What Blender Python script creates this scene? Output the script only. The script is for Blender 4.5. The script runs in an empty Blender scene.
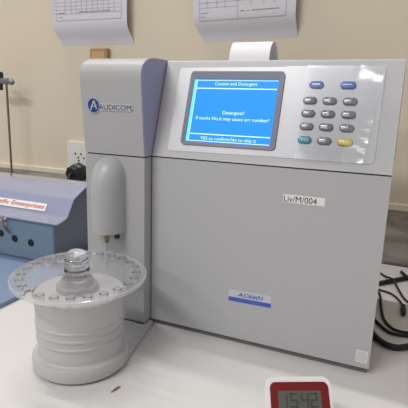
import bpy, bmesh, math, random
from mathutils import Vector, Matrix
random.seed(7)
S = bpy.context.scene
C = S.collection
PI = math.pi

# ------------------------------------------------------------------ materials
def lin(c):
    return tuple(((v/255)/12.92 if v/255 <= .04045 else ((v/255+.055)/1.055)**2.4) for v in c) + (1,)

def mat(name, rgb, rough=.5, metal=0., spec=.5, noise=0., nscale=60., bump=0., bscale=400., emit=None, estr=1., coat=0., bdist=.001):
    m = bpy.data.materials.new(name); m.use_nodes = True
    nt = m.node_tree; b = nt.nodes['Principled BSDF']
    b.inputs['Base Color'].default_value = lin(rgb)
    b.inputs['Roughness'].default_value = rough
    b.inputs['Metallic'].default_value = metal
    b.inputs['Specular IOR Level'].default_value = spec
    b.inputs['Coat Weight'].default_value = coat
    tc = nt.nodes.new('ShaderNodeTexCoord')
    if noise:
        n = nt.nodes.new('ShaderNodeTexNoise'); n.inputs['Scale'].default_value = nscale; n.inputs['Detail'].default_value = 4
        nt.links.new(tc.outputs['Object'], n.inputs['Vector'])
        r = nt.nodes.new('ShaderNodeMix'); r.data_type = 'RGBA'
        a = lin(rgb)
        r.inputs['A'].default_value = tuple(v*(1-noise) for v in a[:3])+(1,)
        r.inputs['B'].default_value = tuple(min(1, v*(1+noise)) for v in a[:3])+(1,)
        nt.links.new(n.outputs['Fac'], r.inputs['Factor'])
        nt.links.new(r.outputs['Result'], b.inputs['Base Color'])
    if bump:
        n2 = nt.nodes.new('ShaderNodeTexNoise'); n2.inputs['Scale'].default_value = bscale
        nt.links.new(tc.outputs['Object'], n2.inputs['Vector'])
        bp = nt.nodes.new('ShaderNodeBump'); bp.inputs['Strength'].default_value = bump; bp.inputs['Distance'].default_value = bdist
        nt.links.new(n2.outputs['Fac'], bp.inputs['Height'])
        nt.links.new(bp.outputs['Normal'], b.inputs['Normal'])
    if emit:
        b.inputs['Emission Color'].default_value = lin(emit)
        b.inputs['Emission Strength'].default_value = estr
    return m

def clear_mat(name, tint, rough, body, bodycol, glossy=1.45, bump=0., bscale=60., base_gloss=.0, facing=True):
    """clear plastic sheet: see-through, a little milky, glossy by fresnel"""
    m = bpy.data.materials.new(name); m.use_nodes = True
    nt = m.node_tree; nt.nodes.clear()
    out = nt.nodes.new('ShaderNodeOutputMaterial')
    tr = nt.nodes.new('ShaderNodeBsdfTransparent'); tr.inputs['Color'].default_value = lin(tint)
    df = nt.nodes.new('ShaderNodeBsdfDiffuse'); df.inputs['Color'].default_value = lin(bodycol)
    mx = nt.nodes.new('ShaderNodeMixShader'); mx.inputs['Fac'].default_value = body
    gl = nt.nodes.new('ShaderNodeBsdfGlossy'); gl.inputs['Roughness'].default_value = rough
    if facing:
        fr = nt.nodes.new('ShaderNodeLayerWeight'); fr.inputs['Blend'].default_value = .5
        pw = nt.nodes.new('ShaderNodeMath'); pw.operation = 'POWER'; pw.inputs[1].default_value = 3.5
        ml = nt.nodes.new('ShaderNodeMath'); ml.operation = 'MULTIPLY'; ml.inputs[1].default_value = .55
        nt.links.new(fr.outputs['Facing'], pw.inputs[0]); nt.links.new(pw.outputs[0], ml.inputs[0]); fo = ml.outputs[0]
    else:
        fr = nt.nodes.new('ShaderNodeFresnel'); fr.inputs['IOR'].default_value = glossy; fo = fr.outputs[0]
    ad = nt.nodes.new('ShaderNodeMath'); ad.operation = 'ADD'; ad.inputs[1].default_value = base_gloss; ad.use_clamp = True
    m2 = nt.nodes.new('ShaderNodeMixShader')
    L = nt.links.new
    L(tr.outputs[0], mx.inputs[1]); L(df.outputs[0], mx.inputs[2])
    L(fo, ad.inputs[0]); L(ad.outputs[0], m2.inputs['Fac'])
    L(mx.outputs[0], m2.inputs[1]); L(gl.outputs[0], m2.inputs[2]); L(m2.outputs[0], out.inputs['Surface'])
    if bump:
        tc = nt.nodes.new('ShaderNodeTexCoord'); n2 = nt.nodes.new('ShaderNodeTexNoise'); n2.inputs['Scale'].default_value = bscale
        L(tc.outputs['Object'], n2.inputs['Vector'])
        bp = nt.nodes.new('ShaderNodeBump'); bp.inputs['Strength'].default_value = bump; bp.inputs['Distance'].default_value = .003
        L(n2.outputs['Fac'], bp.inputs['Height']); L(bp.outputs['Normal'], gl.inputs['Normal']); L(bp.outputs['Normal'], fr.inputs['Normal'])
    return m

def glass_mat(name, tint, rough, ior):
    m = bpy.data.materials.new(name); m.use_nodes = True
    b = m.node_tree.nodes['Principled BSDF']
    b.inputs['Base Color'].default_value = lin(tint); b.inputs['Roughness'].default_value = rough
    b.inputs['IOR'].default_value = ior; b.inputs['Transmission Weight'].default_value = 1
    return m

def streak_mat(name, c1, c2, c3, scale, stretch, rough):
    m = bpy.data.materials.new(name); m.use_nodes = True
    nt = m.node_tree; b = nt.nodes['Principled BSDF']; b.inputs['Roughness'].default_value = rough
    tc = nt.nodes.new('ShaderNodeTexCoord'); mp = nt.nodes.new('ShaderNodeMapping')
    mp.inputs['Scale'].default_value = stretch
    n = nt.nodes.new('ShaderNodeTexNoise'); n.inputs['Scale'].default_value = scale; n.inputs['Detail'].default_value = 6; n.inputs['Distortion'].default_value = .6
    cr = nt.nodes.new('ShaderNodeValToRGB')
    cr.color_ramp.elements[0].position = .32; cr.color_ramp.elements[0].color = lin(c1)
    cr.color_ramp.elements[1].position = .68; cr.color_ramp.elements[1].color = lin(c3)
    e = cr.color_ramp.elements.new(.5); e.color = lin(c2)
    L = nt.links.new
    L(tc.outputs['Object'], mp.inputs['Vector']); L(mp.outputs['Vector'], n.inputs['Vector']); L(n.outputs['Fac'], cr.inputs['Fac']); L(cr.outputs['Color'], b.inputs['Base Color'])
    return m

M = dict(
    wall=mat('wall_paint', (210, 198, 178), .85, noise=.03, nscale=3),
    tile=streak_mat('dado_tile', (132, 121, 110), (160, 152, 142), (186, 180, 172), 7, (1, 1, 4), .35),
    tilecap=mat('dado_cap', (214, 203, 184), .6),
    floor=mat('floor_tile', (190, 184, 174), .5, noise=.05, nscale=4),
    table=mat('table_laminate', (212, 210, 208), .38, noise=.02, nscale=5),
    tablemetal=mat('table_frame', (150, 150, 150), .4, metal=.6),
    plastic=mat('light_grey_plastic', (180, 180, 182), .48, bump=.06, bscale=1500),
    head=mat('head_grey_plastic', (184, 183, 185), .45, bump=.08, bscale=1500),
    tower=mat('mid_grey_plastic', (172, 172, 173), .45, bump=.06, bscale=1500),
    sidegrey=mat('blue_grey_plastic', (162, 159, 186), .42, bump=.06, bscale=1500),
    housing=mat('gloss_grey_plastic', (176, 176, 178), .36),
    plinth=mat('dark_grey_base', (105, 105, 105), .6),
    dark=mat('shadow_gap', (38, 38, 40), .7),
    drum=mat('matt_white_plastic', (190, 189, 190), .5),
    overlay=mat('grey_overlay', (184, 183, 186), .4),
    silver=mat('silver_overlay', (180, 180, 184), .36, metal=.25),
    bezel=mat('slate_bezel', (98, 102, 122), .4),
    screen=mat('blue_lcd', (4, 20, 50), .3, emit=(40, 158, 252), estr=1.0, spec=.12),
    scrtext=mat('lcd_white_text', (200, 225, 255), .4, emit=(165, 212, 255), estr=.95),
    scrcyan=mat('lcd_cyan_edge', (80, 220, 240), .4, emit=(60, 218, 248), estr=.95),
    keygrey=mat('grey_key', (146, 146, 156), .22, metal=.35),
    keyblue=mat('blue_key', (92, 130, 216), .22),
    keyteal=mat('teal_key', (44, 158, 176), .28),
    keyyellow=mat('yellow_key', (226, 208, 40), .22),
    keytext=mat('key_print', (235, 236, 240), .5),
    navy=mat('navy_badge', (28, 62, 132), .3),
    chrome=mat('brushed_badge', (205, 206, 214), .3, metal=.4),
    purple=mat('badge_lettering', (44, 42, 92), .4),
    label=mat('label_paper', (232, 232, 230), .5),
    ink=mat('black_ink', (28, 28, 30), .6),
    greyink=mat('grey_ink', (120, 120, 126), .7),
    paleink=mat('pale_grey_ink', (168, 167, 174), .7),
    plate=mat('model_plate_silver', (196, 198, 204), .35),
    plateblue=mat('model_plate_blue', (54, 92, 190), .35),
    holo=mat('pale_sticker', (222, 222, 222), .4),
    holoink=mat('sticker_hatch', (178, 178, 180), .4),
    brass=mat('brass', (150, 130, 92), .3, metal=.9),
    steel=mat('steel', (190, 190, 190), .22, metal=.95),
    darksteel=mat('dull_steel', (120, 112, 104), .4, metal=.7),
    black=mat('black_plastic', (24, 24, 26), .45),
    cable=mat('black_cable', (20, 20, 22), .5),
    clamp=mat('grey_cast_metal', (120, 120, 126), .45, metal=.4),
    paper=mat('white_paper', (205, 202, 208), .75),
    receipt=mat('thermal_paper', (236, 236, 240), .6),
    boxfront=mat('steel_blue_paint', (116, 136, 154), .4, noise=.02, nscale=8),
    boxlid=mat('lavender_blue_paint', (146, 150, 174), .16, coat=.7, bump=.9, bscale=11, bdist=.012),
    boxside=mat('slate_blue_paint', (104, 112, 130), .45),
    tray=mat('sky_blue_paint', (122, 140, 170), .4),
    red=mat('red_ink', (196, 52, 48), .6),
    wood=mat('pale_wood', (172, 134, 94), .5, noise=.15, nscale=40),
    woodin=mat('pale_wood_face', (190, 156, 116), .5, noise=.12, nscale=60),
    timerwhite=mat('white_timer_case', (236, 232, 232), .35),
    timerred=mat('dark_red_face', (116, 14, 20), .38),
    lcd=mat('grey_green_lcd', (90, 92, 86), .3),
    lcdink=mat('lcd_segment', (64, 66, 62), .5),
    acrylic=clear_mat('clear_acrylic', (252, 252, 253), .07, .08, (238, 238, 240), base_gloss=.03),
    acryliccup=clear_mat('clear_acrylic_cup', (254, 254, 254), .08, .16, (240, 240, 242), base_gloss=.05),
    acrylicknob=clear_mat('clear_acrylic_knob', (253, 253, 253), .05, .10, (232, 232, 234), base_gloss=.07),
    collar=mat('pale_grey_collar', (140, 139, 140), .35),
    acrylicedge=clear_mat('clear_acrylic_edge', (250, 250, 250), .1, .30, (240, 240, 242), base_gloss=.08),
    film=clear_mat('clear_film', (252, 252, 253), .14, .03, (230, 230, 235), bump=.25, bscale=30, base_gloss=.0, facing=False),
    bag=clear_mat('clear_crumpled_bag', (248, 246, 245), .1, .22, (235, 228, 226), bump=.9, bscale=60, base_gloss=.10),
    glass=glass_mat('moulded_clear_plastic', (246, 247, 248), .04, 1.45),
    socket=mat('white_socket_plate', (222, 220, 216), .35),
    bark=mat('brown_sliver', (150, 112, 60), .7),
)

# ------------------------------------------------------------------ mesh helpers
def wloc(p):
    l = Vector((0, 0, 0))
    while p: l += p.location; p = p.parent
    return l

def obj(name, bm, m, parent=None, smooth=True, angle=35, bevel=0., seg=2):
    """world-space bmesh -> one mesh object (stored relative to its parent)"""
    if bevel:
        es = [e for e in bm.edges if len(e.link_faces) == 2 and e.calc_face_angle(0) > math.radians(40)]
        bmesh.ops.bevel(bm, geom=es, offset=bevel, segments=seg, profile=.5, affect='EDGES', clamp_overlap=True)
    if parent:
        bmesh.ops.translate(bm, verts=bm.verts, vec=-wloc(parent))
    bmesh.ops.recalc_face_normals(bm, faces=bm.faces)
    me = bpy.data.meshes.new(name); bm.to_mesh(me); bm.free()
    for mm in (m if isinstance(m, (list, tuple)) else [m]): me.materials.append(mm)
    if smooth:
        me.shade_smooth() if hasattr(me, 'shade_smooth') else None
        try: me.set_sharp_from_angle(angle=math.radians(angle))
        except Exception: pass
    o = bpy.data.objects.new(name, me); C.objects.link(o)
    if parent: o.parent = parent
    return o

def rebase(o):
    """move a one-mesh thing's origin to its base centre"""
    vs = o.data.vertices
    xs = [v.co.x for v in vs]; ys = [v.co.y for v in vs]; zs = [v.co.z for v in vs]
    b = Vector(((min(xs)+max(xs))/2, (min(ys)+max(ys))/2, min(zs)))
    o.data.transform(Matrix.Translation(-b)); o.location = b
    return o

def tag(o, label, cat, group=None):
    o['label'] = label; o['category'] = cat
    if group: o['group'] = group
    return o

def thing(name, label, cat, loc, group=None):
    o = bpy.data.objects.new(name, None); C.objects.link(o); o.location = loc; o.empty_display_size = .02
    return tag(o, label, cat, group)

def struct(o):
    o['kind'] = 'structure'; return o

I = Matrix.Identity(4)
def box(bm, x0, x1, y0, y1, z0, z1, mx=I, mi=0):
    vs = [bm.verts.new(mx @ Vector((x, y, z))) for x in (x0, x1) for y in (y0, y1) for z in (z0, z1)]
    for f in ((0, 1, 3, 2), (4, 6, 7, 5), (0, 4, 5, 1), (2, 3, 7, 6), (0, 2, 6, 4), (1, 5, 7, 3)):
        bm.faces.new([vs[i] for i in f]).material_index = mi
    return bm

def prism(bm, pts, axis, a, b, mx=I, mi=0):
    """closed outline extruded along an axis from a to b. pts are the two other coordinates in xyz order"""
    def P(p, t):
        q = {'x': (t, p[0], p[1]), 'y': (p[0], t, p[1]), 'z': (p[0], p[1], t)}[axis]
        return mx @ Vector(q)
    A = [bm.verts.new(P(p, a)) for p in pts]; B = [bm.verts.new(P(p, b)) for p in pts]
    n = len(pts)
    bm.faces.new(A).material_index = mi; bm.faces.new(B[::-1]).material_index = mi
    for i in range(n):
        bm.faces.new((A[i], B[i], B[(i+1) % n], A[(i+1) % n])).material_index = mi
    return bm

def rrect(w, h, r, cx=0, cy=0, n=6):
    pts = []
    for (sx, sy, a0) in ((1, 1, 0), (-1, 1, 90), (-1, -1, 180), (1, -1, 270)):
        for i in range(n+1):
            a = math.radians(a0+90*i/n)
            pts.append((cx+sx*(w/2-r)+r*math.cos(a), cy+sy*(h/2-r)+r*math.sin(a)))
    return pts

def ell(rx, ry, cx=0, cy=0, n=32):
    return [(cx+rx*math.cos(2*PI*i/n), cy+ry*math.sin(2*PI*i/n)) for i in range(n)]

def lathe(bm, prof, cx, cy, n=64, mx=I, mi=0, closed=True):
    """prof: list of (r,z) around a vertical axis"""
    rings = []
    for r, z in prof:
        if r < 1e-6: rings.append([bm.verts.new(mx @ Vector((cx, cy, z)))])
        else: rings.append([bm.verts.new(mx @ Vector((cx+r*math.cos(2*PI*i/n), cy+r*math.sin(2*PI*i/n), z))) for i in range(n)])
    k = len(rings)
    for j in range(k if closed else k-1):
        A, B = rings[j], rings[(j+1) % k]
        if len(A) == 1 and len(B) == 1: continue
        for i in range(n):
            i2 = (i+1) % n
            if len(A) == 1: f = (A[0], B[i], B[i2])
            elif len(B) == 1: f = (A[i], B[0], A[i2])
            else: f = (A[i], B[i], B[i2], A[i2])
            bm.faces.new(f).material_index = mi
    return bm

def spline(pts, per=8):
    """Catmull-Rom through the points"""
    P = [Vector(p) for p in pts]; P = [P[0]*2-P[1]]+P+[P[-1]*2-P[-2]]
    out = []
    for i in range(1, len(P)-2):
        for k in range(per):
            t = k/per
            a, b, c, d = P[i-1], P[i], P[i+1], P[i+2]
            out.append(.5*((2*b)+(-a+c)*t+(2*a-5*b+4*c-d)*t*t+(-a+3*b-3*c+d)*t**3))
    out.append(P[-2]); return out

def tube(bm, pts, r, n=12, mi=0):
    pts = [Vector(p) for p in pts]
    rings = []
    up = Vector((0, 0, 1))
    for i, p in enumerate(pts):
        t = (pts[min(i+1, len(pts)-1)]-pts[max(i-1, 0)]).normalized()
        a = t.cross(up)
        if a.length < 1e-3: a = t.cross(Vector((0, 1, 0)))
        a.normalize(); b = t.cross(a).normalized()
        rr = r[i] if isinstance(r, (list, tuple)) else r
        rings.append([bm.verts.new(p+a*rr*math.cos(2*PI*k/n)+b*rr*math.sin(2*PI*k/n)) for k in range(n)])
    for j in range(len(rings)-1):
        for k in range(n):
            bm.faces.new((rings[j][k], rings[j+1][k], rings[j+1][(k+1) % n], rings[j][(k+1) % n])).material_index = mi
    bm.faces.new(rings[0]).material_index = mi; bm.faces.new(rings[-1][::-1]).material_index = mi
    return bm

def text_bm(bm, txt, mx, width=None, height=None, cx=0., cy=0., depth=.0002, shear=0., mi=0, track=1., bold=0.):
    """flat raised lettering in the local xy plane of mx, fitted to width/height, centred on cx,cy"""
    cu = bpy.data.curves.new('t', 'FONT'); cu.body = txt; cu.size = 1; cu.shear = shear; cu.space_character = track; cu.resolution_u = 3
    cu.offset = bold
    o = bpy.data.objects.new('t', cu); C.objects.link(o)
    dg = bpy.context.evaluated_depsgraph_get(); dg.update()
    me = bpy.data.meshes.new_from_object(o.evaluated_get(dg))
    bpy.data.objects.remove(o); bpy.data.curves.remove(cu)
    xs = [v.co.x for v in me.vertices]; ys = [v.co.y for v in me.vertices]
    w = max(xs)-min(xs); h = max(ys)-min(ys)
    sy = (height/h) if height else width/w
    sx = (width/w) if width else sy
    mcx = (max(xs)+min(xs))/2; mcy = (max(ys)+min(ys))/2
    vs = [bm.verts.new(mx @ Vector(((v.co.x-mcx)*sx+cx, (v.co.y-mcy)*sy+cy, depth))) for v in me.vertices]
    for p in me.polygons:
        try: bm.faces.new([vs[i] for i in p.vertices]).material_index = mi
        except ValueError: pass
    bpy.data.meshes.remove(me)
    return bm

def frame(o, x, y):
    """matrix with given origin, x axis and y axis (z = x cross y)"""
    x = Vector(x).normalized(); y = Vector(y); z = x.cross(y).normalized(); y = z.cross(x)
    m = Matrix.Identity(4)
    for i in range(3): m[i][0], m[i][1], m[i][2], m[i][3] = x[i], y[i], z[i], o[i]
    return m

NB = bmesh.new
# ------------------------------------------------------------------ setting
WY = .46
FZ = -.76
o = struct(obj('floor', box(NB(), -2.2, 2.2, -3.6, WY, FZ-.05, FZ), M['floor'], smooth=False))
o = struct(obj('wall_back', box(NB(), -2.2, 2.2, WY, WY+.1, FZ, 2.2), M['wall'], smooth=False))
bm = NB(); box(bm, -2.2, 2.2, WY-.008, WY, FZ, .116, mi=0); box(bm, -2.2, 2.2, WY-.011, WY, .116, .128, mi=1)
struct(obj('trim_1', bm, [M['tile'], M['tilecap']], smooth=False))

t = thing('laboratory_table', 'long white laminate laboratory table carrying all the equipment', 'table', (0, -.05, FZ))
obj('tabletop', box(NB(), -1.2, 1.0, -.62, .445, -.03, 0), M['table'], t, bevel=.002)
for x in (-1.14, .94):
    for y in (-.56, .39):
        obj('leg', box(NB(), x-.025, x+.025, y-.025, y+.025, FZ, -.03), M['tablemetal'], t)

# ------------------------------------------------------------------ analyzer
W, ZT, D, ZH, TW, TD = .30, .2438, .0418, .3712, .0955, .0179
A = thing('electrolyte_analyzer', 'tall light grey bench analyzer with blue screen, keypad and sampler tower', 'analyzer', (.10, .12, 0))
obj('base_plinth', box(NB(), -.088, W-.002, .004, .245, 0, .0085), M['plinth'], A, bevel=.0005)
obj('front_panel', box(NB(), 0, W, 0, .022, .008, ZT-.0009), M['plastic'], A, bevel=.0012)
bm = NB(); box(bm, .0015, W-.0015, .022, .25, .0085, ZT+.01); obj('rear_housing', bm, M['plastic'], A, bevel=.001)
obj('panel_gap', box(NB(), .001, W-.001, .003, .021, ZT-.0012, ZT+.001), M['dark'], A)

# display head: profile in (y,z), lying back
def arc(cy, cz, ry, rz, a0, a1, n=6):
    return [(cy+ry*math.cos(math.radians(a0+(a1-a0)*i/n)), cz+rz*math.sin(math.radians(a0+(a1-a0)*i/n))) for i in range(n+1)]
k = D/(ZH-ZT)
rt = .004
prof = [(0, ZT+.0008)] + arc(D-rt*k+rt*.95, ZH-rt, rt, rt, 162, 90) + [(.25, ZH), (.25, ZT+.0008)]
obj('display_head', prism(NB(), prof, 'x', 0, W), M['head'], A, bevel=.0012)
UV_ = Vector((0, D, ZH-ZT)).normalized()
HF = frame((0, 0, ZT), (1, 0, 0), UV_)          # head face frame: x along, y up the slope, z outwards
def slab(bm, pts, n0, n1, mx=HF, mi=0): return prism(bm, pts, 'z', n0, n1, mx, mi)

# fascia: grey overlay round the screen, silver overlay under the keys
bm = NB(); slab(bm, [(.166, .1245), (.0245, .1235), (.0215, .121), (.0215, .0125), (.0245, .0098), (.166, .0114)], -.001, .0009)
obj('screen_fascia', bm, M['silver'], A, bevel=.0003, seg=1)
bm = NB(); kp_ = rrect(.1225, .1145, .006, .2190, .0683); kp_ = kp_[:7]+[(.166, .1256), (.166, .0112)]+kp_[21:]
slab(bm, kp_, -.001, .0010)
KP = obj('keypad_panel', bm, M['silver'], A, bevel=.0004, seg=1)
bm = NB()
outer = rrect(.1265, .099, .005, .1027, .0686); inner = rrect(.1135, .0846, .003, .1027, .0660)
# screen bezel as a ring
vo0 = [bm.verts.new(HF @ Vector((x, y, 0))) for x, y in outer]; vo1 = [bm.verts.new(HF @ Vector((x, y, .0028))) for x, y in outer]
vi1 = [bm.verts.new(HF @ Vector((x, y, .0024))) for x, y in inner]; vi0 = [bm.verts.new(HF @ Vector((x, y, .0004))) for x, y in inner]
n = len(outer)
for i in range(n):
    j = (i+1) % n
    for a, b in ((vo0, vo1), (vo1, vi1), (vi1, vi0), (vi0, vo0)): bm.faces.new((a[i], a[j], b[j], b[i]))
obj('screen_bezel', bm, M['bezel'], A)
bm = NB(); slab(bm, rrect(.1150, .0860, .003, .1027, .0660), .0006, .0013)
SC = obj('screen', bm, M['screen'], A)
SF = HF @ Matrix.Translation((.1027, .0660, .0014))
bm = NB()
def qd(bm, x0, x1, y0, y1, z=.0002, mx=SF, mi=0):
    bm.faces.new([bm.verts.new(mx @ Vector(p)) for p in ((x0, y0, z), (x1, y0, z), (x1, y1, z), (x0, y1, z))]).material_index = mi
text_bm(bm, 'Caution and Detergent', SF, .057, .0056, .001, .0352)
text_bm(bm, 'Detergent?', SF, .029, .0058, .0035, -.0030)
text_bm(bm, 'If marks No,it may cause err number!', SF, .098, .0058, .002, -.0110)
text_bm(bm, 'YES to confirm,No to skip it', SF, .075, .0052, .001, -.0374)
qd(bm, -.0535, .0555, .0288, .0300); qd(bm, -.0535, .0555, -.0322, -.0310); qd(bm, -.0535, -.0526, -.0412, .0412)
qd(bm, -.0535, .0555, -.0412, -.0404); qd(bm, -.0535, .0555, .0398, .0405)
obj('screen_lettering', bm, M['scrtext'], SC, smooth=False)
bm = NB(); qd(bm, -.0568, -.0540, -.0418, .0412)
obj('screen_edge_strip', bm, M['scrcyan'], SC, smooth=False)

# keys
cols = (.2000, .2228, .2460); rows = (.0826, .0668, .0510, .0345)
names = [['1', '2', '3'], ['4', '5', '6'], ['7', '8', '9'], ['YES', '0', 'NO']]
def key(cx, cy, m, txt, label=None, w=.0168, h=.0086):
    bm = NB()
    kf = HF @ Matrix.Translation((cx, cy, .0013))
    # domed oval key
    ring = []
    for s, z in ((1, 0), (1, .0012), (.93, .0020), (.8, .0025)):
        ring.append([bm.verts.new(kf @ Vector((x*s, y*s, z))) for x, y in rrect(w, h, h*.49, n=5)])
    nn = len(ring[0])
    for a, b in zip(ring, ring[1:]):
        for i in range(nn): bm.faces.new((a[i], a[(i+1) % nn], b[(i+1) % nn], b[i]))
    bm.faces.new(ring[-1]); bm.faces.new(ring[0][::-1])
    if txt is None:
        qd(bm, -.0045, .0045, -.0006, .0008, .0027, kf, 1)
    elif len(txt) > 1: text_bm(bm, txt, kf, .0098, .0040, depth=.0027, mi=1)
    else: text_bm(bm, txt, kf, None, .0046, depth=.0027, mi=1)
    o = obj('key', bm, [m, M['keytext']], KP)
    if label: o['label'] = label
key(.2052, .1020, M['keyblue'], None, 'blue oval key', .0172)
key(.2415, .1020, M['keyblue'], None, 'blue oval key', .0178)
for r in range(4):
    for c in range(3):
        m, l = M['keygrey'], None
        if r == 3 and c == 0: m, l = M['keyteal'], 'teal oval key'
        if r == 3 and c == 2: m, l = M['keyyellow'], 'yellow oval key'
        key(cols[c], rows[r], m, names[r][c], l, .0172 if r == 3 and c == 2 else .0164)
# peeling clear film over the keypad
bm = NB(); nx, ny = 28, 24
vs = []
for j in range(ny+1):
    for i in range(nx+1):
        u, v = i/nx, j/ny
        x = .192+.0885*u-.012*(1-v)*u; y = .010+.1155*v
        c = max(0, u-.70)/.30
        z = .0042+.0004*math.sin(7*u+4*v)*(1-c)+.0050*c**1.15*(.75+.5*abs(v-.45))+.0006*math.sin(31*v+9*u)*c*(1 if abs(v-.62) > .24 else .15)
        vs.append(bm.verts.new(HF @ Vector((x, y, z))))
for j in range(ny):
    for i in range(nx):
        a = j*(nx+1)+i; bm.faces.new((vs[a], vs[a+1], vs[a+nx+2], vs[a+nx+1]))
o = obj('protective_film', bm, M['film'], A); o['label'] = 'clear peeling film over the keys'

# sampler tower
TX0, TX1 = -TW, -.0015
obj('tower_column', box(NB(), TX0, TX1, -TD, .24, .008, ZT-.0009), M['tower'], A, bevel=.0012)
obj('tower_gap', box(NB(), TX0+.001, TX1-.001, -TD+.003, .2, ZT-.0012, ZT+.001), M['dark'], A)
tp = [(-.018, ZT+.0008), (-.0265, .342), (-.0262, .350), (-.0243, .3565), (-.0205, .3617), (-.0150, .3656), (-.0085, .3685), (-.0010, .3702), (.008, .3711), (.019, .3715), (.24, .3715), (.24, ZT+.0008)]
obj('tower_hood', prism(NB(), tp, 'x', TX0, TX1-.0006), M['tower'], A, bevel=.0010, angle=28)
tp2 = [(y+.0012 if y < .1 else y, z-(.0012 if z > .3 else 0)) for y, z in tp]
o = obj('side_panel', prism(NB(), tp2, 'x', TX1-.0007, TX1+.0004), M['sidegrey'], A, angle=28); o['label'] = 'blue-grey side of the tower hood'

# probe housing: D section with a domed top
a_, p_, xc = .0238, .031, -.0556
bm = NB(); rings = []
NS = 28
zc = .212
def dring(z, s, sp):
    return [bm.verts.new((xc+a_*s*math.cos(PI*i/NS), -TD+.0015-p_*sp*math.sin(PI*i/NS) if 0 < i < NS else -TD+.0015, z)) for i in range(NS+1)]
rings += [dring(.1370, .94, .94), dring(.1380, 1, 1), dring(.17, 1, 1), dring(.192, 1, 1)]
for i in range(1, 13):
    z = .192+.0495*math.sin(math.radians(i*7.4))
    sp = math.sqrt(max(.002, 1-((z-.192)/.0500)**2)); sw = math.sqrt(max(.003, 1-(max(0, z-.217)/.0255)**2))
    rings.append(dring(z, sw, sp))
for A0, B0 in zip(rings, rings[1:]):
    for i in range(NS): bm.faces.new((A0[i], A0[i+1], B0[i+1], B0[i]))
    bm.faces.new((A0[NS], A0[0], B0[0], B0[NS]))
bm.faces.new(rings[0][::-1]); bm.faces.new(rings[-1])
obj('probe_housing', bm, M['housing'], A, angle=45)
bm = NB(); lathe(bm, [(0, .1372), (.0036, .1372), (.0036, .1335), (.0030, .1325), (.0030, .1285), (.0022, .1272), (0, .1272)], -.0455, -.0420, 16, closed=False)
o = obj('probe_fitting', bm, M['brass'], A)
bm = NB(); tube(bm, [(-.0455, -.0420, .1275), (-.0455, -.0420, .089)], .0009, 10)
obj('probe_needle', bm, M['steel'], A)
bm = NB(); lathe(bm, [(0, .1375), (.0034, .1375), (.0040, .1350), (.0036, .1322), (0, .1312)], -.0365, -.0310, 14, closed=False)
o = obj('probe_knob', bm, M['black'], A); o['label'] = 'small black knob under the probe housing'

# hood badge: navy disc with an A, brushed plate, lettering
up = Vector((0, -.0085, .0974)).normalized()
BF = frame((0, -.018, ZT+.0008), (1, 0, 0), up)
def by(z): return (z-ZT-.0008)/up.z
bm = NB()
slab(bm, rrect(.060, .0096, .0046, -.0455, by(.3070)), 0, .0010, BF, 0)
slab(bm, ell(.0096, .0100, -.0755, by(.3085)), 0, .0016, BF, 0)
slab(bm, ell(.0088, .0092, -.0755, by(.3085)), .0012, .0019, BF, 1)
BG = obj('badge', bm, [M['chrome'], M['navy']], A)
bm = NB(); text_bm(bm, 'AUDICOM', BF, .0500, .0066, -.0425, by(.3068), .0012)
obj('badge_lettering', bm, M['purple'], BG, smooth=False)
bm = NB(); cx, cy = -.0755, by(.3085)
for q in ([(-.0058, -.0058), (-.0036, -.0060), (.0026, .0066), (.0004, .0068)], [(.0026, .0066), (.0012, .0036), (.0040, -.0048), (.0060, -.0044)], [(-.0074, -.0010), (.0020, -.0018), (.0074, .0016), (.0016, -.0006)]):
    bm.faces.new([bm.verts.new(BF @ Vector((cx+x, cy+y, .0021))) for x, y in q])
obj('badge_emblem', bm, M['chrome'], BG, smooth=False)

# labels on the front panel
PF = frame((0, 0, 0), (1, 0, 0), (0, 0, 1))
def plate_frame(x, z, deg): return PF @ Matrix.Translation((x, z, 0)) @ Matrix.Rotation(math.radians(deg), 4, 'Z')
lf = plate_frame(.2062, .2066, 0)
bm = NB(); slab(bm, rrect(.0500, .0100, .0006), 0, .0003, lf)
LB = obj('inventory_label', bm, M['label'], A); LB['label'] = 'white paper label on the front panel'
bm = NB(); text_bm(bm, 'Liv/M/004', lf, .0395, .0075, -.004, -.0002, .0005); obj('label_lettering', bm, M['ink'], LB, smooth=False)
lf = plate_frame(.1463, .0690, 1.0)
bm = NB(); slab(bm, rrect(.0575, .0160, .001), 0, .0004, lf, 0); slab(bm, rrect(.0575, .0058, .0005, 0, -.0051), .0002, .0005, lf, 1)
MP = obj('model_plate', bm, [M['plate'], M['plateblue']], A); MP['label'] = 'silver and blue model plate'
bm = NB(); text_bm(bm, 'AC6601', lf, .036, .0056, .001, .0025, .0006, shear=.35, bold=.02); obj('plate_lettering', bm, M['plateblue'], MP, smooth=False)
bm = NB()
for i in range(11):
    if i != 4: qd(bm, -.0155+i*.003, -.0135+i*.003, -.0056, -.0046, .0007, lf)
obj('plate_small_print', bm, M['greyink'], MP, smooth=False)
lf = plate_frame(.2905, .0225, 0)
bm = NB(); slab(bm, rrect(.0138, .0160, .0008), 0, .0003, lf)
HS = obj('hatched_sticker', bm, M['holo'], A); HS['label'] = 'small pale sticker with wavy hatching'
bm = NB()
for j in range(5):
    y = -.0055+j*.0027
    for i in range(8):
        x0 = -.0056+i*.0014; s = 1 if i % 2 else -1
        bm.faces.new([bm.verts.new(lf @ Vector(p)) for p in ((x0, y-s*.0007, .0005), (x0+.0014, y+s*.0007, .0005), (x0+.0014, y+s*.0007+.0008, .0005), (x0, y-s*.0007+.0008, .0005))])
obj('sticker_hatching', bm, M['holoink'], HS, smooth=False)

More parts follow.
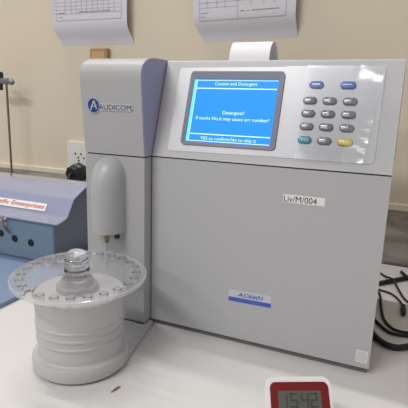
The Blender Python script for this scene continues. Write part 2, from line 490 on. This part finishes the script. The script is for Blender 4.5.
# printer paper curling out of the head
bm = NB()
top = arc(.075, ZH, .022, .026, 180, 0, 20); top[-1] = (.097, ZH+.0008); top[0] = (.053, ZH+.0004)
outv = [[bm.verts.new((x, y, z)) for y, z in top] for x in (.0845, .1390)]
inn = [[bm.verts.new((x, .075+(y-.075)*.985, ZH+(z-ZH)*.985+.00005)) for y, z in top] for x in (.0845, .1390)]
for i in range(len(top)-1):
    bm.faces.new((outv[0][i], outv[1][i], outv[1][i+1], outv[0][i+1])); bm.faces.new((inn[0][i], inn[0][i+1], inn[1][i+1], inn[1][i]))
    for s in (0, 1): bm.faces.new((outv[s][i], outv[s][i+1], inn[s][i+1], inn[s][i]))
tag(rebase(obj('receipt_paper', bm, M['receipt'])), 'strip of blank white printer paper curling over the top of the analyzer', 'paper')

# ------------------------------------------------------------------ sample turntable
TCX, TCY = -.029, -.122
T = thing('sample_turntable', 'round white sample turntable with clear perforated disc in front of the tower', 'sample carousel', (TCX, TCY, 0))
pr = [(0, .0015), (.0545, .0015), (.0568, .004), (.0574, .010), (.0574, .0165), (.0562, .0190), (.0520, .0198), (.0506, .0212), (.0502, .0385), (.0519, .0395), (.0519, .0412), (.0504, .0422),
      (.0506, .0490), (.0522, .0500), (.0522, .0517), (.0508, .0527), (.0511, .0585), (.0526, .0597), (.0526, .0614), (.0514, .0625), (.0526, .0900), (.0526, .0925), (.0512, .0942), (0, .0942)]
obj('drum', lathe(NB(), pr, TCX, TCY, 96, closed=False), M['drum'], T, angle=30)
bm = NB(); lathe(bm, [(0, 0), (.053, 0), (.053, .0022), (0, .0022)], TCX, TCY, 48, closed=False); obj('drum_foot', bm, M['plinth'], T)
bm = NB()
arm = [(.0245, -.103), (.0020, -.0045), (-.086, -.0190), (-.082, -.108)]
arm = [(.0270, -.120), (.0040, -.0030), (-.0010, -.0030), (-.0010, -.0195), (-.088, -.0195), (-.0848, -.120)]
prism(bm, arm, 'z', .0012, .0068)
obj('docking_arm', bm, M['drum'], T, bevel=.0006)
ZD, TH = .1140, .0048
TX, TY = TCX-.0026, TCY-.0011
tilt = Matrix.Translation((TCX+.0004, TCY+.0002, ZD)) @ Matrix.Rotation(math.radians(1.8), 4, Vector((.92, .39, 0))) @ Matrix.Translation((-TCX, -TCY, -ZD))
RD, NH, RH, HR = .0776, 24, .0046, .0668
# perforated disc built directly: radial sectors, each with a round hole
bm = NB()
def disc_face(z, flip):
    fs = []
    for s in range(NH):
        a0, a1 = 2*PI*(s-.5)/NH, 2*PI*(s+.5)/NH; am = (a0+a1)/2
        hx, hy = HR*math.cos(am), HR*math.sin(am)
        ri, ro = .0580, RD
        outl = []
        for q in range(5): outl.append((ri, a0+(a1-a0)*q/4))
        for q in range(1, 4): outl.append((ri+(ro-ri)*q/4, a1))
        for q in range(5): outl.append((ro, a1-(a1-a0)*q/4))
        for q in range(1, 4): outl.append((ro-(ro-ri)*q/4, a0))
        pts = [(r*math.cos(a), r*math.sin(a)) for r, a in outl]
        hole = [(hx+RH*math.cos(th), hy+RH*math.sin(th)) for th in [math.atan2(y-hy, x-hx) for x, y in pts]]
        ov = [bm.verts.new((TCX+x, TCY+y, z)) for x, y in pts]; hv = [bm.verts.new((TCX+x, TCY+y, z)) for x, y in hole]
        m_ = len(pts)
        for i in range(m_):
            j = (i+1) % m_; bm.faces.new((ov[i], ov[j], hv[j], hv[i]))
        fs.append(hv)
    return fs
H1 = disc_face(ZD, 0); H0 = disc_face(ZD-TH, 1)
for a, b in zip(H1, H0):
    for i in range(len(a)): bm.faces.new((a[i], a[(i+1) % len(a)], b[(i+1) % len(a)], b[i]))
nn = NH*4
for z in (ZD, ZD-TH):                       # inner annulus to the hub
    for i in range(nn):
        a, b = 2*PI*(i-2)/nn, 2*PI*(i-1)/nn
        bm.faces.new([bm.verts.new((TCX+r*math.cos(t_), TCY+r*math.sin(t_), z)) for r, t_ in ((.0135, a), (.0580, a), (.0580, b), (.0135, b))])
for r in (RD, .0135):
    for i in range(nn):
        a, b = 2*PI*(i-2)/nn, 2*PI*(i-1)/nn
        bm.faces.new([bm.verts.new((TCX+r*math.cos(t_), TCY+r*math.sin(t_), z)) for t_, z in ((a, ZD), (a, ZD-TH), (b, ZD-TH), (b, ZD))])
bmesh.ops.remove_doubles(bm, verts=bm.verts, dist=1e-6)
bmesh.ops.transform(bm, matrix=tilt, verts=bm.verts)
obj('disc', bm, M['acrylic'], T, angle=40)
bm = NB(); lathe(bm, [(RD+.0001, ZD-TH), (RD+.0012, ZD-TH+.0005), (RD+.0012, ZD-.0005), (RD+.0001, ZD)], TCX, TCY, 96)
bmesh.ops.transform(bm, matrix=tilt, verts=bm.verts)
o = obj('disc_edge', bm, M['acrylicedge'], T); o['label'] = 'bright polished edge of the clear disc'
for s in range(NH):
    am = 2*PI*s/NH; hx, hy = TCX+HR*math.cos(am), TCY+HR*math.sin(am)
    bm = NB(); lathe(bm, [(.0056, ZD+.0007), (.0056, ZD+.0001), (.0045, ZD), (.0045, ZD-.0070), (.0036, ZD-.0088), (0, ZD-.0092), (0, ZD-.0086), (.0034, ZD-.0082), (.0041, ZD-.0070), (.0041, ZD+.0007)], hx, hy, 16, closed=True)
    bmesh.ops.transform(bm, matrix=tilt, verts=bm.verts)
    obj('cup', bm, M['glass'], T, angle=50)
ZB = .0942
bm = NB(); lathe(bm, [(.0120, ZB), (.0240, ZB), (.0246, ZB+.0012), (.0244, ZB+.0062), (.0232, ZB+.0072), (.0196, ZB+.0074), (.0190, ZB+.0080), (.0190, ZB+.0128), (.0186, ZB+.0138), (.0172, ZB+.0138), (.0160, ZB+.0120), (.0156, ZB+.0100), (.0120, ZB+.0098)], TX, TY, 64)
obj('hub_collar', bm, M['collar'], T, angle=30)
kp = [(0, ZB+.0098), (.0112, ZB+.0098), (.0120, ZD-.001), (.0124, ZD+.0012), (.0146, ZD+.0022), (.0150, ZD+.0050), (.0136, ZD+.0068), (.0144, ZD+.0080), (.0146, ZD+.0110), (.0130, ZD+.0128), (.0138, ZD+.0140), (.0139, ZD+.0168), (.0120, ZD+.0186), (.0127, ZD+.0200), (.0125, ZD+.0230), (.0108, ZD+.0262), (.0074, ZD+.0284), (.0035, ZD+.0292), (0, ZD+.0294)]
bm = NB(); lathe(bm, kp, TX, TY, 40, closed=False)
obj('knob', bm, M['glass'], T, angle=60)

# ------------------------------------------------------------------ blue steel box on its tray (left)
BX0, BX1 = -.640, -.272
Bx = thing('steel_instrument_box', 'pale blue painted steel box with a sloping lid, standing left of the analyzer', 'instrument', (-.42, .16, 0))
TRX = -.228
bm = NB(); box(bm, -.66, TRX, -.30, .31, .0, .0075); obj('tray', bm, M['tray'], Bx, bevel=.0008)
bm = NB(); prism(bm, [(.112, .0075), (.112, .0880), (.1240, .0895), (.1370, .0945), (.1578, .1268), (.190, .1415), (.250, .1395), (.250, .0075)], 'x', BX0+.002, BX1-.0005); obj('case', bm, M['boxside'], Bx, bevel=.001)
bm = NB(); box(bm, BX0, BX1, .1085, .1135, .0105, .0882); obj('front_panel', bm, M['boxfront'], Bx, bevel=.0006)
bm = NB(); prism(bm, [(.1030, .0880), (.1026, .0900), (.1130, .0912), (.1240, .0935), (.1310, .0958), (.1350, .0988), (.1528, .1268), (.1560, .1293), (.1900, .1458), (.2020, .1472), (.2540, .1440), (.2540, .1405), (.1910, .1430), (.1572, .1278), (.1360, .0955), (.1240, .0905), (.1140, .0885)], 'x', BX0-.006, -.2580)
LD = obj('lid', bm, M['boxlid'], Bx, bevel=.0007, angle=50)
lu = Vector((0, .0178, .0280)).normalized()
LF = frame((0, .1350, .0988), (1, 0, 0), lu)
bm = NB(); slab(bm, rrect(.1900, .0158, .0010, -.4090, .0105), .0004, .0012, LF); NP = obj('name_sticker', bm, M['label'], LD); NP['label'] = 'white sticker with red lettering'
bm = NB(); text_bm(bm, 'Scientific Enterprises', LF, .1560, .0118, -.3960, .0103, .0015, shear=.2, bold=.012)
# sub-parts stop here: the lettering is a second piece of the lid
obj('sticker_lettering', bm, M['red'], LD, smooth=False)
for x, z in ((-.402, .0525), (-.3665, .0465), (-.3260, .0440)):
    bm = NB(); mx = frame((x, .1085, z), (1, 0, 0), (0, 0, 1))
    lathe(bm, [(0, -.0006), (.0070, -.0006), (.0070, .0012), (.0060, .0018), (.0050, .0018), (.0046, .0006), (0, .0004)], 0, 0, 24, mx, closed=False)
    obj('socket', bm, M['black'], Bx)
bm = NB()
mx = frame((-.388, .1085, .079), (1, 0, 0), (0, 0, 1))
prism(bm, rrect(.016, .018, .002, -.004, .000), 'z', 0, .002, mx); lathe(bm, [(0, .002), (.0045, .002), (.0045, .009), (.003, .010), (0, .010)], -.004, .001, 16, mx, closed=False)
obj('latch', bm, M['steel'], Bx)
bm = NB(); tube(bm, [(-.391, .1000, .080), (-.385, .0985, .074), (-.378, .100, .065), (-.374, .102, .058)], [.0022, .0024, .0026, .0016], 8)
obj('latch_key', bm, M['darksteel'], Bx)

# ------------------------------------------------------------------ rod stand behind the box
R_ = thing('retort_stand', 'thin metal rod stand with grey clamp, behind the blue box', 'lab stand', (-.690, .40, 0))
obj('base_plate', box(NB(), -.745, -.635, .345, .435, 0, .008), M['black'], R_, bevel=.001)
bm = NB(); tube(bm, [(-.6660, .40, .008), (-.6660, .40, .362)], .0029, 12); obj('rod', bm, M['darksteel'], R_)
bm = NB(); tube(bm, [(-.725, .40, .3575), (-.655, .40, .3575)], .0082, 12); tube(bm, [(-.655, .40, .3575), (-.650, .40, .3560), (-.6435, .40, .3530)], [.0082, .0088, .0060], 12)
obj('clamp_arm', bm, M['clamp'], R_)
bm = NB(); lathe(bm, [(0, .334), (.0050, .334), (.0050, .350), (.0042, .351), (.0042, .364), (.0075, .365), (.0078, .376), (.0060, .3805), (0, .381)], -.686, .40, 16, closed=False)
obj('clamp_screw', bm, M['black'], R_)

# ------------------------------------------------------------------ wall things
def sheet(name, label, xb, xt, zb, lift, lines, cut=0.):
    """paper hung on the wall: bulges forward above, touches the wall at its bottom edge. xb / xt = (left,right) at bottom / higher up"""
    H = .300; NXs, NZs = 12, 30
    def P(u, w, off=0.):
        # u across 0..1, w up in metres
        k = min(1, w/.045); k = k*k*(3-2*k)
        xl = xb[0]+(xt[0]-xb[0])*k; xr = xb[1]+(xt[1]-xb[1])*k
        xl += cut*max(0, 1-w/.05)**2
        y = WY-.0003-(lift-.0003)*k
        z = zb[0]*(1-u)+zb[1]*u + w
        return Vector((xl+(xr-xl)*u, y-off, z))
    t = thing(name, label, 'notice', ((xb[0]+xb[1])/2, WY-.001, min(zb)), 'printed sheets on the wall')
    bm = NB()
    g = [[bm.verts.new(P(i/NXs, H*j/NZs)) for i in range(NXs+1)] for j in range(NZs+1)]
    gb = [[bm.verts.new(P(i/NXs, H*j/NZs, -.0006)) for i in range(NXs+1)] for j in range(NZs+1)]
    for j in range(NZs):
        for i in range(NXs):
            bm.faces.new((g[j][i], g[j][i+1], g[j+1][i+1], g[j+1][i])); bm.faces.new((gb[j][i], gb[j+1][i], gb[j+1][i+1], gb[j][i+1]))
    for j in range(NZs):
        for i in (0, NXs): bm.faces.new((g[j][i], g[j+1][i], gb[j+1][i], gb[j][i]))
    for i in range(NXs):
        for j in (0, NZs): bm.faces.new((g[j][i], g[j][i+1], gb[j][i+1], gb[j][i]))
    obj('sheet', bm, M['paper'], t, angle=60)
    bm = NB()
    def q(mi, u0, u1, w0, w1):
        n_ = max(1, int((w1-w0)/.012)); m_ = 1
        for s in range(n_):
            a, b = w0+(w1-w0)*s/n_, w0+(w1-w0)*(s+1)/n_
            bm.faces.new([bm.verts.new(P(u, w, .0009)) for u, w in ((u0, a), (u1, a), (u1, b), (u0, b))]).material_index = mi
    lines(lambda *a: q(0, *a), lambda *a: q(1, *a))
    obj('printed_table', bm, [M['paleink'], M['greyink']], t, smooth=False)
def lines1(q, k):
    q(.06, .93, .056, .0572); q(.06, .93, .072, .0730)
    for j in range(26): q(.06, .93, .0815+j*.0085, .0822+j*.0085)
    for u in (.06, .19, .27, .34, .41, .48, .56, .63, .70, .77, .84, .93): q(u, u+.004, .073 if u > .1 and u < .9 else .056, .29)
    for j in range(24): q(.015, .035, .073+j*.0085, .075+j*.0085)
    for i in range(17):
        w = .3+.025*i
        if random.random() < .85: k(w+.07, w+.089, .0745, .0762)
    for i in range(4): k(.10+.022*i, .115+.022*i, .0735, .0755)
    for i in range(3): k(.10+.02*i, .113+.02*i, .064, .0655)
def lines2(q, k):
    q(.06, .91, .040, .0410)
    for j in range(26): q(.06, .45 if j < 1 else .91, .066+j*.0105, .0667+j*.0105)
    for u in (.06, .14, .24, .32, .45, .58, .70, .80, .91): q(u, u+.004, .040 if u in (.06, .45, .91) else .066, .29)
    for i in range(18):
        w = .46+.022*i
        if random.random() < .85: k(w, w+.017, .0545, .0562)
    for i in range(4): k(.08+.02*i, .093+.02*i, .0555, .0570)
    for i in range(3): k(.08+.02*i, .092+.02*i, .0475, .0488)
sheet('printed_sheet', 'left of two white printed table sheets on the wall, above the sampler tower', (-.527, -.312), (-.539, -.318), (.4505, .4505), .022, lines1, .0)
sheet('printed_sheet', 'right of two white printed table sheets on the wall, above the curling printer paper', (-.129, .084), (-.146, .081), (.4515, .4570), .022, lines2, .0)

Wd = thing('wooden_block', 'small pale wooden block on the wall below the left printed sheet', 'wooden block', (-.409, WY, .392))
obj('block', box(NB(), -.431, -.381, WY-.014, WY, .392, .4405), M['wood'], Wd, bevel=.004, seg=3)
obj('block_face', box(NB(), -.426, -.387, WY-.0152, WY-.0135, .398, .4345), M['woodin'], Wd, bevel=.0006)

So = thing('wall_socket', 'white wall socket plate behind the analyzer, left of its tower', 'socket', (-.470, WY, .130))
prx = [(-.516, -.424, .119, .2055)]
obj('socket_plate', box(NB(), -.516, -.424, WY-.009, WY, .131, .2055), M['socket'], So, bevel=.002)
bm = NB()
for x, z in ((-.489, .1745), (-.471, .1745), (-.480, .1645), (-.4785, .1560), (-.462, .1640)):
    mx = frame((x, WY-.009, z), (1, 0, 0), (0, 0, 1)); lathe(bm, [(0, 0), (.0027, 0), (.0027, .0004), (0, .0004)], 0, 0, 14, mx, closed=False)
obj('pin_holes', bm, M['black'], So)
Pg = thing('power_plug', 'chunky black power plug in the wall socket beside the tower', 'plug', (-.474, WY-.009, .100))
mx = frame((-.4740, WY-.0095, .1260), (1, 0, 0), (0, 0, 1))
bm = NB(); lathe(bm, [(0, 0), (.0250, 0), (.0262, .004), (.0255, .018), (.0215, .024), (.0205, .036), (.0160, .040), (0, .040)], 0, 0, 8, mx, closed=False)
obj('plug_body', bm, M['black'], Pg, angle=25)
bm = NB(); tube(bm, spline([(-.474, WY-.049, .126), (-.470, WY-.062, .112), (-.468, WY-.066, .06), (-.468, WY-.066, .006)]), .0038, 10)
obj('plug_cord', bm, M['cable'], Pg)

# ------------------------------------------------------------------ cables behind the analyzer, right
def cable(label, pts, r, z=None, extra=None):
    t = thing('cable', label, 'cable', (pts[0][0], pts[0][1], 0), 'black cables behind the analyzer')
    P3 = [(p[0], p[1], (p[2] if len(p) > 2 else r+.0004)) for p in pts]
    bm = NB(); tube(bm, spline(P3, 6), r, 10); obj('cord', bm, M['cable'], t)
    return t
cable('thick black cable running level to the right, topmost of the thick cables', [(.27, .290), (.285, .303), (.300, .316), (.319, .338), (.349, .372), (.39, .41)], .0040)
cable('thin black cable slanting down to the right across the thick level cable', [(.284, .415), (.293, .389), (.306, .365), (.321, .330, .0104), (.327, .315, .006), (.340, .268), (.353, .243), (.38, .20)], .0019)
cable('thin black cable making the long drooping loop beside the analyzer', [(.262, .270), (.295, .2745), (.302, .262), (.306, .215), (.312, .166), (.324, .140), (.338, .134), (.353, .139), (.38, .16)], .0021)
t = cable('short black cable ending in a small oval end', [(.262, .284), (.295, .287), (.305, .285), (.321, .277), (.3345, .2495), (.3388, .228)], .0018)
bm = NB(); tube(bm, [(.3388, .230, .0046), (.3390, .226, .0046), (.3392, .210, .0046), (.3394, .196, .0046), (.3395, .193, .0046)], [.002, .004, .0043, .0038, .002], 12); obj('cable_end', bm, M['black'], t)
cable('thin black cable just inside the lowest thick cable', [(.262, .205), (.285, .178), (.301, .153), (.315, .130), (.327, .122), (.351, .126), (.38, .14)], .0023)
cable('thick black cable nearest the front, curving past the corner of the analyzer', [(.262, .180), (.285, .143), (.300, .103), (.314, .0835), (.331, .0785), (.352, .095), (.385, .125)], .0042)
cable('black cable at the right edge, farthest back near the wall tiles', [(.336, .400), (.345, .378), (.356, .360), (.38, .33, .016), (.40, .31)], .0032)

# ------------------------------------------------------------------ kitchen timer (front, right)
wx = Vector((.057, .0285, 0)).normalized(); back = Vector((-wx.y, wx.x, 0))
tau = math.radians(36)
tu = back*math.sin(tau)+Vector((0, 0, 1))*math.cos(tau)
TMh, TMw, TMd = .0535, .0640, .0130
nrm = wx.cross(tu)
topc = Vector((.2365, -.1215, .0435))
base = topc-tu*TMh
base.z = 0
cen = base+Vector((0, 0, .0008+TMd*math.sin(tau)))
TFm = frame(cen, wx, tu)      # origin: bottom middle of the front face
Tm = thing('digital_timer', 'small red and white digital timer leaning on the table in front', 'timer', (base.x, base.y, 0))
bm = NB(); prism(bm, rrect(TMw, TMh, .0085, 0, TMh/2), 'z', -TMd, 0, TFm); obj('case', bm, M['timerwhite'], Tm, bevel=.0028, seg=3)
bm = NB(); prism(bm, rrect(TMw-.0055, TMh-.0080, .0055, 0, TMh/2-.001), 'z', -.001, .0008, TFm); obj('face_plate', bm, M['timerred'], Tm, bevel=.0004, seg=1)
bm = NB(); prism(bm, rrect(.0430, .0178, .001, -.0004, TMh-.0220), 'z', 0, .0011, TFm); DS = obj('display', bm, M['lcd'], Tm)
bm = NB()
SEG = {'1': 'bc', '5': 'afgcd', '4': 'fgbc', '2': 'abged'}
def seg7(ch, x, y, w, h, th):
    r = {'a': (x, x+w, y+h-th, y+h), 'g': (x, x+w, y+h/2-th/2, y+h/2+th/2), 'd': (x, x+w, y, y+th), 'f': (x, x+th, y+h/2, y+h), 'b': (x+w-th, x+w, y+h/2, y+h), 'e': (x, x+th, y, y+h/2), 'c': (x+w-th, x+w, y, y+h/2)}
    for s in SEG[ch]: qd(bm, *r[s], .0013, TFm)
dy = TMh-.0283
for ch, x in (('1', -.0198), ('5', -.0098), ('4', .0010), ('2', .0100)): seg7(ch, x, dy, .0072, .0130, .0015)
for yy in (.004, .009): qd(bm, -.0014, 0, dy+yy, dy+yy+.0014, .0013, TFm)
obj('display_digits', bm, M['lcdink'], DS, smooth=False)
for x in (-.015, 0, .015):
    bm = NB(); prism(bm, rrect(.011, .006, .0028, x, .0125), 'z', .0004, .0022, TFm); obj('button', bm, M['timerwhite'], Tm, bevel=.0004)
# kick stand at the back, from the case down to the table
bm = NB(); p1 = cen+tu*(TMh*.62)-nrm*(TMd-.001); foot = Vector((p1.x, p1.y, .0012))+back*.022
for s in (-1, 1): tube(bm, [p1+wx*.014*s, foot+wx*.014*s], .0012, 8)
tube(bm, [foot-wx*.014, foot+wx*.014], .0012, 8); obj('kick_stand', bm, M['timerwhite'], Tm)

# ------------------------------------------------------------------ small things on the table
bm = NB(); tube(bm, [(.0415, -.1625, .0009), (.0432, -.1570, .0016), (.0440, -.1520, .0015), (.0450, -.1490, .0008)], [.0004, .0011, .0010, .0004], 6)
tag(rebase(obj('wood_sliver', bm, M['bark'])), 'tiny brown sliver lying on the white table in front of the turntable', 'debris')
bm = NB(); bmesh.ops.create_icosphere(bm, subdivisions=4, radius=1)
for v in bm.verts:
    f = 1+.16*math.sin(9*v.co.x+4*v.co.y)+.12*math.sin(13*v.co.y-7*v.co.z)+.1*random.uniform(-1, 1)
    v.co = Vector((.384+v.co.x*.040*f, -.062+v.co.y*.028*f, max(.0002, .010+v.co.z*.011*f)))
tag(rebase(obj('plastic_bag', bm, M['bag'], angle=20)), 'crumpled clear plastic bag at the lower right edge', 'plastic bag')

# ------------------------------------------------------------------ light: room tubes and soft room light
def area(name, loc, target, sx, sy, energy, col=(1, .985, .97)):
    l = bpy.data.lights.new(name, 'AREA'); l.shape = 'RECTANGLE'; l.size = sx; l.size_y = sy; l.energy = energy; l.color = col
    o = bpy.data.objects.new(name, l); C.objects.link(o); o.location = loc
    o.rotation_euler = (Vector(target)-Vector(loc)).to_track_quat('-Z', 'Y').to_euler()
area('tube_over_table', (-.75, .30, 2.1), (-.75, .10, 0), 1.2, .08, 22)
area('tube_front', (-1.1, -2.8, 1.75), (-.1, 0, .1), 1.2, .10, 13)
area('tube_mid', (-.6, -1.5, 2.0), (-.2, 0, 0), 1.2, .10, 24)
w = bpy.data.worlds.new('room_light'); S.world = w; w.use_nodes = True
w.node_tree.nodes['Background'].inputs['Color'].default_value = (1, .98, .96, 1)
w.node_tree.nodes['Background'].inputs['Strength'].default_value = .36

# ------------------------------------------------------------------ camera
yaw, pitch, roll = .3974, .2159, .0318
cyw, syw, cp, sp, cr, sr = math.cos(yaw), math.sin(yaw), math.cos(pitch), math.sin(pitch), math.cos(roll), math.sin(roll)
fw = Vector((-syw*cp, cyw*cp, -sp)); r0 = Vector((cyw, syw, 0)); u0 = r0.cross(fw)
r1 = r0*cr+u0*sr; u1 = u0*cr-r0*sr
cam = bpy.data.cameras.new('camera'); co = bpy.data.objects.new('camera', cam); C.objects.link(co)
mx = Matrix.Identity(4)
for i in range(3): mx[i][0], mx[i][1], mx[i][2] = r1[i], u1[i], -fw[i]
mx.translation = Vector((.303, -.5369, .3148))
co.matrix_world = mx
cam.sensor_width = 36; cam.lens = 455.787/408*36; cam.clip_start = .01
S.camera = co
S.cycles.transparent_max_bounces = 24
vs = S.view_settings
vs.view_transform = 'Standard'; vs.look = 'None'; vs.gamma = 1; vs.exposure = 0; vs.use_curve_mapping = False
